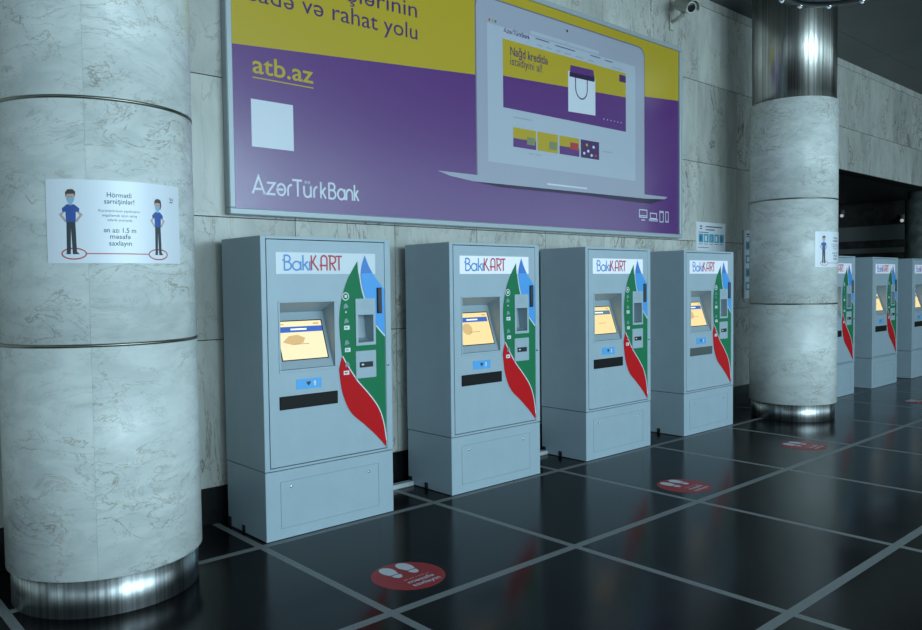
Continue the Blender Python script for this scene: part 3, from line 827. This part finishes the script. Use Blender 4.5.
# printed step symbols on the green leaf
l = .0060
a = Art(f0); a.ring(.574, 1.436, .026, .026, .006, 'white', l, 20); a.rect(.566, 1.428, .584, 1.446, 'white', l); a.build('step_symbol', kiosk)
for (u, v, u2, v2) in ((.575, 1.371, .575, 1.338), (.577, 1.278, .578, 1.240), (.578, 1.142, .582, 1.100), (.580, 1.004, .570, .957)):
    a = Art(f0)
    a.poly([(u-.018, v-.012), (u+.020, v-.004), (u+.004, v+.022), (u-.012, v+.016)], 'icon_grey', l)
    a.build('step_symbol', kiosk); a = Art(f0)
    if v > 1.3: a.ell(u2, v2, .006, .006, 'white', l, 8)
    else:
        a.rect(u2-.020, v2-.013, u2+.022, v2+.013, 'white', l)
        a.rect(u2-.012, v2-.004, u2+.008, v2+.004, 'icon_grey' if v > 1.05 else 'sw_red', l+.0006)
    a.build('card_symbol', kiosk)
# upper reader with a deep pocket, lower reader with a slot
rd = MB()
xs = [.645, .663, .781, .798]; zs = [1.122, 1.141, 1.316, 1.420]
plate(rd, xs, zs, -.010, .004, lambda i, j: (i, j) != (1, 1), 'paint'); r1 = rd.build('card_reader', kiosk)
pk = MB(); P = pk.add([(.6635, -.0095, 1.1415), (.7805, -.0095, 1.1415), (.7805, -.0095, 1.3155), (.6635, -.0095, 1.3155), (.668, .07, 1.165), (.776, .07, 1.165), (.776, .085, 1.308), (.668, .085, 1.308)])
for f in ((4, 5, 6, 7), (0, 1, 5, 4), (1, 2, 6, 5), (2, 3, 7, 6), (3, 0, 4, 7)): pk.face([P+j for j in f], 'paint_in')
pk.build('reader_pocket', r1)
MB().box(.672, .772, -.006, .062, 1.143, 1.150, 'tray', .001).build('pocket_tray', r1)
a = Art(f0); a.outline(.688, 1.352, .752, 1.401, .003, 'paint_in', .0106)
for rr_ in (.008, .015): a.ring(.72, 1.3765, rr_, rr_, .002, 'paint_in', .0106, 16)
a.build('contactless_symbol', r1)
r2 = MB().box(.641, .799, -.010, .004, .912, 1.087, 'paint', .002).build('banknote_reader', kiosk)
MB().box(.669, .772, -.013, -.008, .981, 1.016, 'black', .001).build('note_slot', r2)
MB().box(.682, .700, -.0142, -.0128, .995, 1.004, 'white').build('slot_mark', r2)
MB().box(.815, .850, -.016, .002, 1.322, 1.488, 'black', .004).build('coin_slot_strip', kiosk)
sk = MB().box(.216, .390, -.0022, .001, .884, .946, 'st_blue').build('arrow_sticker', kiosk)
a = Art(f0); a.poly([(.286, .928), (.312, .928), (.316, .920), (.300, .902), (.284, .920)], 'trousers', .0028)
a.rect(.336, .900, .350, .908, 'white', .0028); a.rect(.336, .910, .350, .930, 'white', .0028); a.build('arrow_symbol', sk)
tr = MB(); tr.box(.102, .505, -.006, .004, .773, .852, 'slot_black', .002); slot = tr.build('dispensing_tray', kiosk)
MB().box(.108, .499, -.0075, -.0055, .779, .846, 'slot_black', .001).build('tray_flap', slot)
lk = MB(); lk.lathe([(.009, 0), (.009, .008), (.006, .010)], 'chrome', 16, axis=(0, -1, 0), org=(.897, .001, .983)); lk.build('lock', kiosk)
pl = MB(); pl.box(.001, KW-.001, .002, KD-.002, .004, .413, 'paint', .002)
pl.box(.010, KW-.010, .012, KD-.012, .413, .419, 'dark'); plinth = pl.build('plinth', kiosk)
pp = MB(); e_ = .0022
for (u0, u1, v0, v1) in ((.098, .812, .066, .066+e_), (.098, .812, .346-e_, .346), (.098, .098+e_, .066, .346), (.812-e_, .812, .066, .346)): pp.box(u0, u1, .0005, .0022, v0, v1, 'icon_grey')
sp = pp.build('service_panel', plinth)
for (u, v) in ((.171, .309), (.735, .303)):
    MB().lathe([(.009, 0), (.009, .003), (.005, .005)], 'chrome', 14, axis=(0, -1, 0), org=(u, .003, v)).build('screw', plinth)
MB().box(-.0035, .002, .27, .305, .0, .048, 'black', .001).build('slot_shade_block', plinth)  # black block standing for a shaded slot in the kiosk's side
MB().box(-.0035, .002, .455, .495, .0, .062, 'dark', .001).build('notch_shade_plate', plinth)  # dark plate paints the shade of a cable notch, nothing is cut

def kids(o): return [c for c in bpy.data.objects if c.parent is o]
tree = [(c, kids(c)) for c in kids(kiosk)]
scr1 = screen_mesh(1, None); scr2 = screen_mesh(2, None)
scr_data = [scr0.data, scr1.data, scr2.data]
for o in (scr1, scr2): bpy.data.objects.remove(o)
lit = lpan.data; unlit = lit.copy(); unlit.materials[0] = M['logo_off']
tray_b = slot.data; tray_lit = tray_b.copy(); tray_lit.materials[0] = M['tray']
flap = [c for c in kids(slot)][0]; flap_lit = flap.data.copy(); flap_lit.materials[0] = M['tray']
KX = [0, 1.447, 2.949, 4.437, 7.571, 9.098, 10.624]
KL = ['grey ticket kiosk with an unlit logo panel, nearest the large left column',
      'grey ticket kiosk with a lit logo panel, second from the large left column',
      'grey ticket kiosk third from the left column, under the board\'s right part',
      'grey ticket kiosk with a tray coloured as if lit, directly left of the right column',
      'grey ticket kiosk whose left half is hidden by the right column',
      'whole grey ticket kiosk beyond the right column, second from the right edge',
      'farthest grey ticket kiosk, cut off by the right edge of the picture']
for i, (kx, lab) in enumerate(zip(KX, KL)):
    if i == 0: r = kiosk; sub = {lpan.name: lpan, scr0.name: scr0, slot.name: slot, flap.name: flap}
    else:
        r = kiosk.copy(); C.objects.link(r); sub = {}
        for c, gs in tree:
            cc = c.copy(); C.objects.link(cc); cc.parent = r; sub[c.name] = cc
            for g in gs:
                gg = g.copy(); C.objects.link(gg); gg.parent = cc; sub[g.name] = gg
    r.location = (kx, 0, 0); r['label'] = lab
    sub[lpan.name].data = unlit if i == 0 else lit
    sub[scr0.name].data = scr_data[(0, 1, 2, 1, 1, 2, 1)[i]]
    if i == 3: sub[slot.name].data = tray_lit; sub[flap.name].data = flap_lit  # light falling on this kiosk's tray is put into a greyer colour
# white cable trunking on the floor between neighbouring kiosks
for i, (x0, x1, lab) in enumerate(((KX[0]+KW+.004, KX[1]-.006, 'white cable trunking on the floor between the first and second kiosks from the left'), (KX[1]+KW+.004, KX[2]-.006, 'white cable trunking on the floor between the second and third kiosks from the left'), (KX[2]+KW+.004, KX[3]-.006, 'white cable trunking on the floor between the third and fourth kiosks from the left'))):
    tb = MB(); tb.box(0, x1-x0, -.03, .03, 0, .035, 'trunk', .006)
    tag(tb.build('cable_trunking', None, (x0, .452, 0)), lab, 'cable trunking', 'cable trunking between kiosks')

# ------------------------------------------------------------------ floor stickers
def foot(a, cu, cv, s, mir, k):
    sole = [(-.30, .05), (-.42, .35), (-.40, .70), (-.22, .95), (.08, 1.0), (.32, .85), (.42, .55), (.34, .25), (.26, .05)]
    heel = [(-.28, -.03), (.25, -.03), (.27, -.22), (.12, -.40), (-.12, -.40), (-.27, -.22)]
    for P in (smooth(sole, 4), smooth(heel, 3)): a.poly([(cu+p[0]*s*mir*.80, cv+p[1]*s) for p in P], k, .0012)
def sticker(x, y, r, label):
    e = empty('distance_sticker', (x, y, 0), label, 'floor sticker', 'distance stickers on the floor')
    MB().lathe([(r, .0002), (r, .0010)], 'dec_red', 64, smooth=False).build('red_disc', e)
    f = lambda u, v, l: (u, v, .0010+l)
    a = Art(f); foot(a, -.048, .050, .118, 1, 'dec_white'); foot(a, .060, .050, .118, -1, 'dec_white'); a.build('footprints', e)
    for body, v, hh, ww, bo_ in (('ən azı 1.5-2 m', -.050, .016, .165, 0), ('məsafə', -.095, .034, .165, .015), ('saxlayın', -.142, .034, .175, .015)):
        a = Art(f); a.text(body, .018, v, 'dec_white', width=ww, height=hh, align='C', lift=.0012, bold=bo_); a.build('text_line', e)
for x, y, lab in ((.292, -.962, 'red round floor sticker with white footprints, in front of the kiosk nearest the left column'),
                  (2.855, -.985, 'red round floor sticker with white footprints, in the middle of the three clearest ones'),
                  (4.845, -.975, 'small red round floor sticker with footprints in front of the right column'),
                  (8.33, -.86, 'red sliver of a floor sticker at the right edge of the picture')):
    sticker(x, y, .193, lab)

# ------------------------------------------------------------------ security camera on the wall
cc = empty('security_camera', (5.14, WY, 4.25), 'beige security camera on a wall bracket above the advertising board', 'camera')
O = Vector((5.14, WY, 4.25)); Lp = Vector((5.05, .30, 4.305))-O; ax = Vector((-.38, -.80, -.42)).normalized()
mb = MB(); mb.box(-.035, .035, -.022, -.0005, -.085, .075, 'cctv', .006); mb.build('wall_plate', cc)
mb = MB(); mb.tube([(0, -.02, 0), (-.03, -.10, .005), (-.07, -.20, .02)], .019, 'cctv', 12); mb.tube([(-.07, -.185, .0), (-.072, -.195, .10)], .022, 'cctv', 12); mb.build('bracket_arm', cc)
hs = MB(); hs.lathe([(.050, -.235), (.062, -.225), (.064, -.02), (.066, 0), (.060, .006)], 'cctv', 28, axis=ax, org=Lp); h = hs.build('housing', cc)
mb = MB(); mb.lathe([(.043, .004), (.043, .010), (.030, .012)], 'glass_dark', 24, axis=ax, org=Lp); mb.build('lens', h)
mb = MB()                      # sun shield: a curved half sleeve over the housing
ez = ax; ex = Vector((0, 0, 1)).cross(ez).normalized(); ey = ez.cross(ex)
if ey.z < 0: ey = -ey; ex = -ex
n = 14; pts = []
for zz in (-.24, .045):
    for rr in (.072, .077):
        pts += [Lp+ex*(rr*math.cos(math.radians(-15+210*j/n)))+ey*(rr*math.sin(math.radians(-15+210*j/n)))+ez*zz for j in range(n+1)]
q = mb.add(pts); N = n+1
for j in range(n):
    for (a0, b0) in ((0, 2), (1, 3), (0, 1), (2, 3)): mb.face([q+a0*N+j, q+a0*N+j+1, q+b0*N+j+1, q+b0*N+j], 'cctv', a0 == 1)
for j in (0, n): mb.face([q+j, q+N+j, q+3*N+j, q+2*N+j], 'cctv')
mb.build('sun_shield', cc)

# ------------------------------------------------------------------ hanging disc lamp
lx, ly, lz = 4.03, -1.63, 3.738
pe = empty('disc_lamp', (lx, ly, lz), 'round hanging disc lamp with small spotlights, cut by the top edge near the steel shaft', 'lamp')
MB().lathe([(.40, 0), (.43, -.012), (.50, -.004), (.505, .0), (.505, .075), (.48, .085), (.40, .085)], 'lamp_ring', 80, caps=False).build('outer_ring', pe)
MB().lathe([(.01, .010), (.30, .008), (.415, .004), (.415, .05), (.01, .05)], 'lamp_disc', 80).build('disc_plate', pe)
for j in range(12):
    an = 2*PI*(j+.2)/12
    u, v = .466*math.cos(an), .466*math.sin(an)
    s_ = MB(); s_.lathe([(.022, .0), (.022, -.014), (.018, -.017)], 'chrome', 16, cx=u, cy=v); s_.build('spot_holder', pe)
    s_ = MB(); s_.lathe([(.012, -.016), (.013, -.022), (.007, -.027)], 'bulb', 12, cx=u, cy=v); s_.build('bulb', pe)
for j in range(3):
    an = 2*PI*j/3+.4
    MB().tube([(.3*math.cos(an), .3*math.sin(an), .05), (.3*math.cos(an), .3*math.sin(an), CEIL-lz)], .008, 'chrome', 8).build('suspension_rod', pe)

# ------------------------------------------------------------------ small lights in the dark recess
for (x, y, z, lab) in ((15.1, 2.84, 2.86, 'small round spotlight in the dark recess, just right of the right column'), (15.1, 1.66, 2.68, 'small round spotlight in the dark recess, near the dark round column')):
    e = empty('wall_spotlight', (15.2, y, z), lab, 'light', 'spotlights in the recess')
    mb = MB(); mb.box(-.06, 0, -.03, .03, -.03, .12, 'recess_b', .004); mb.build('bracket', e)
    mb = MB(); mb.lathe([(.028, 0), (.042, .05), (.042, .09)], 'recess_b', 20, axis=(-1, -.3, -.1), org=(-.05, 0, 0)); hd = mb.build('lamp_head', e)
    mb = MB(); mb.lathe([(.034, .088), (.034, .093), (.015, .10)], 'spot_on', 20, axis=(-1, -.3, -.1), org=(-.05, 0, 0)); mb.build('lens', hd)
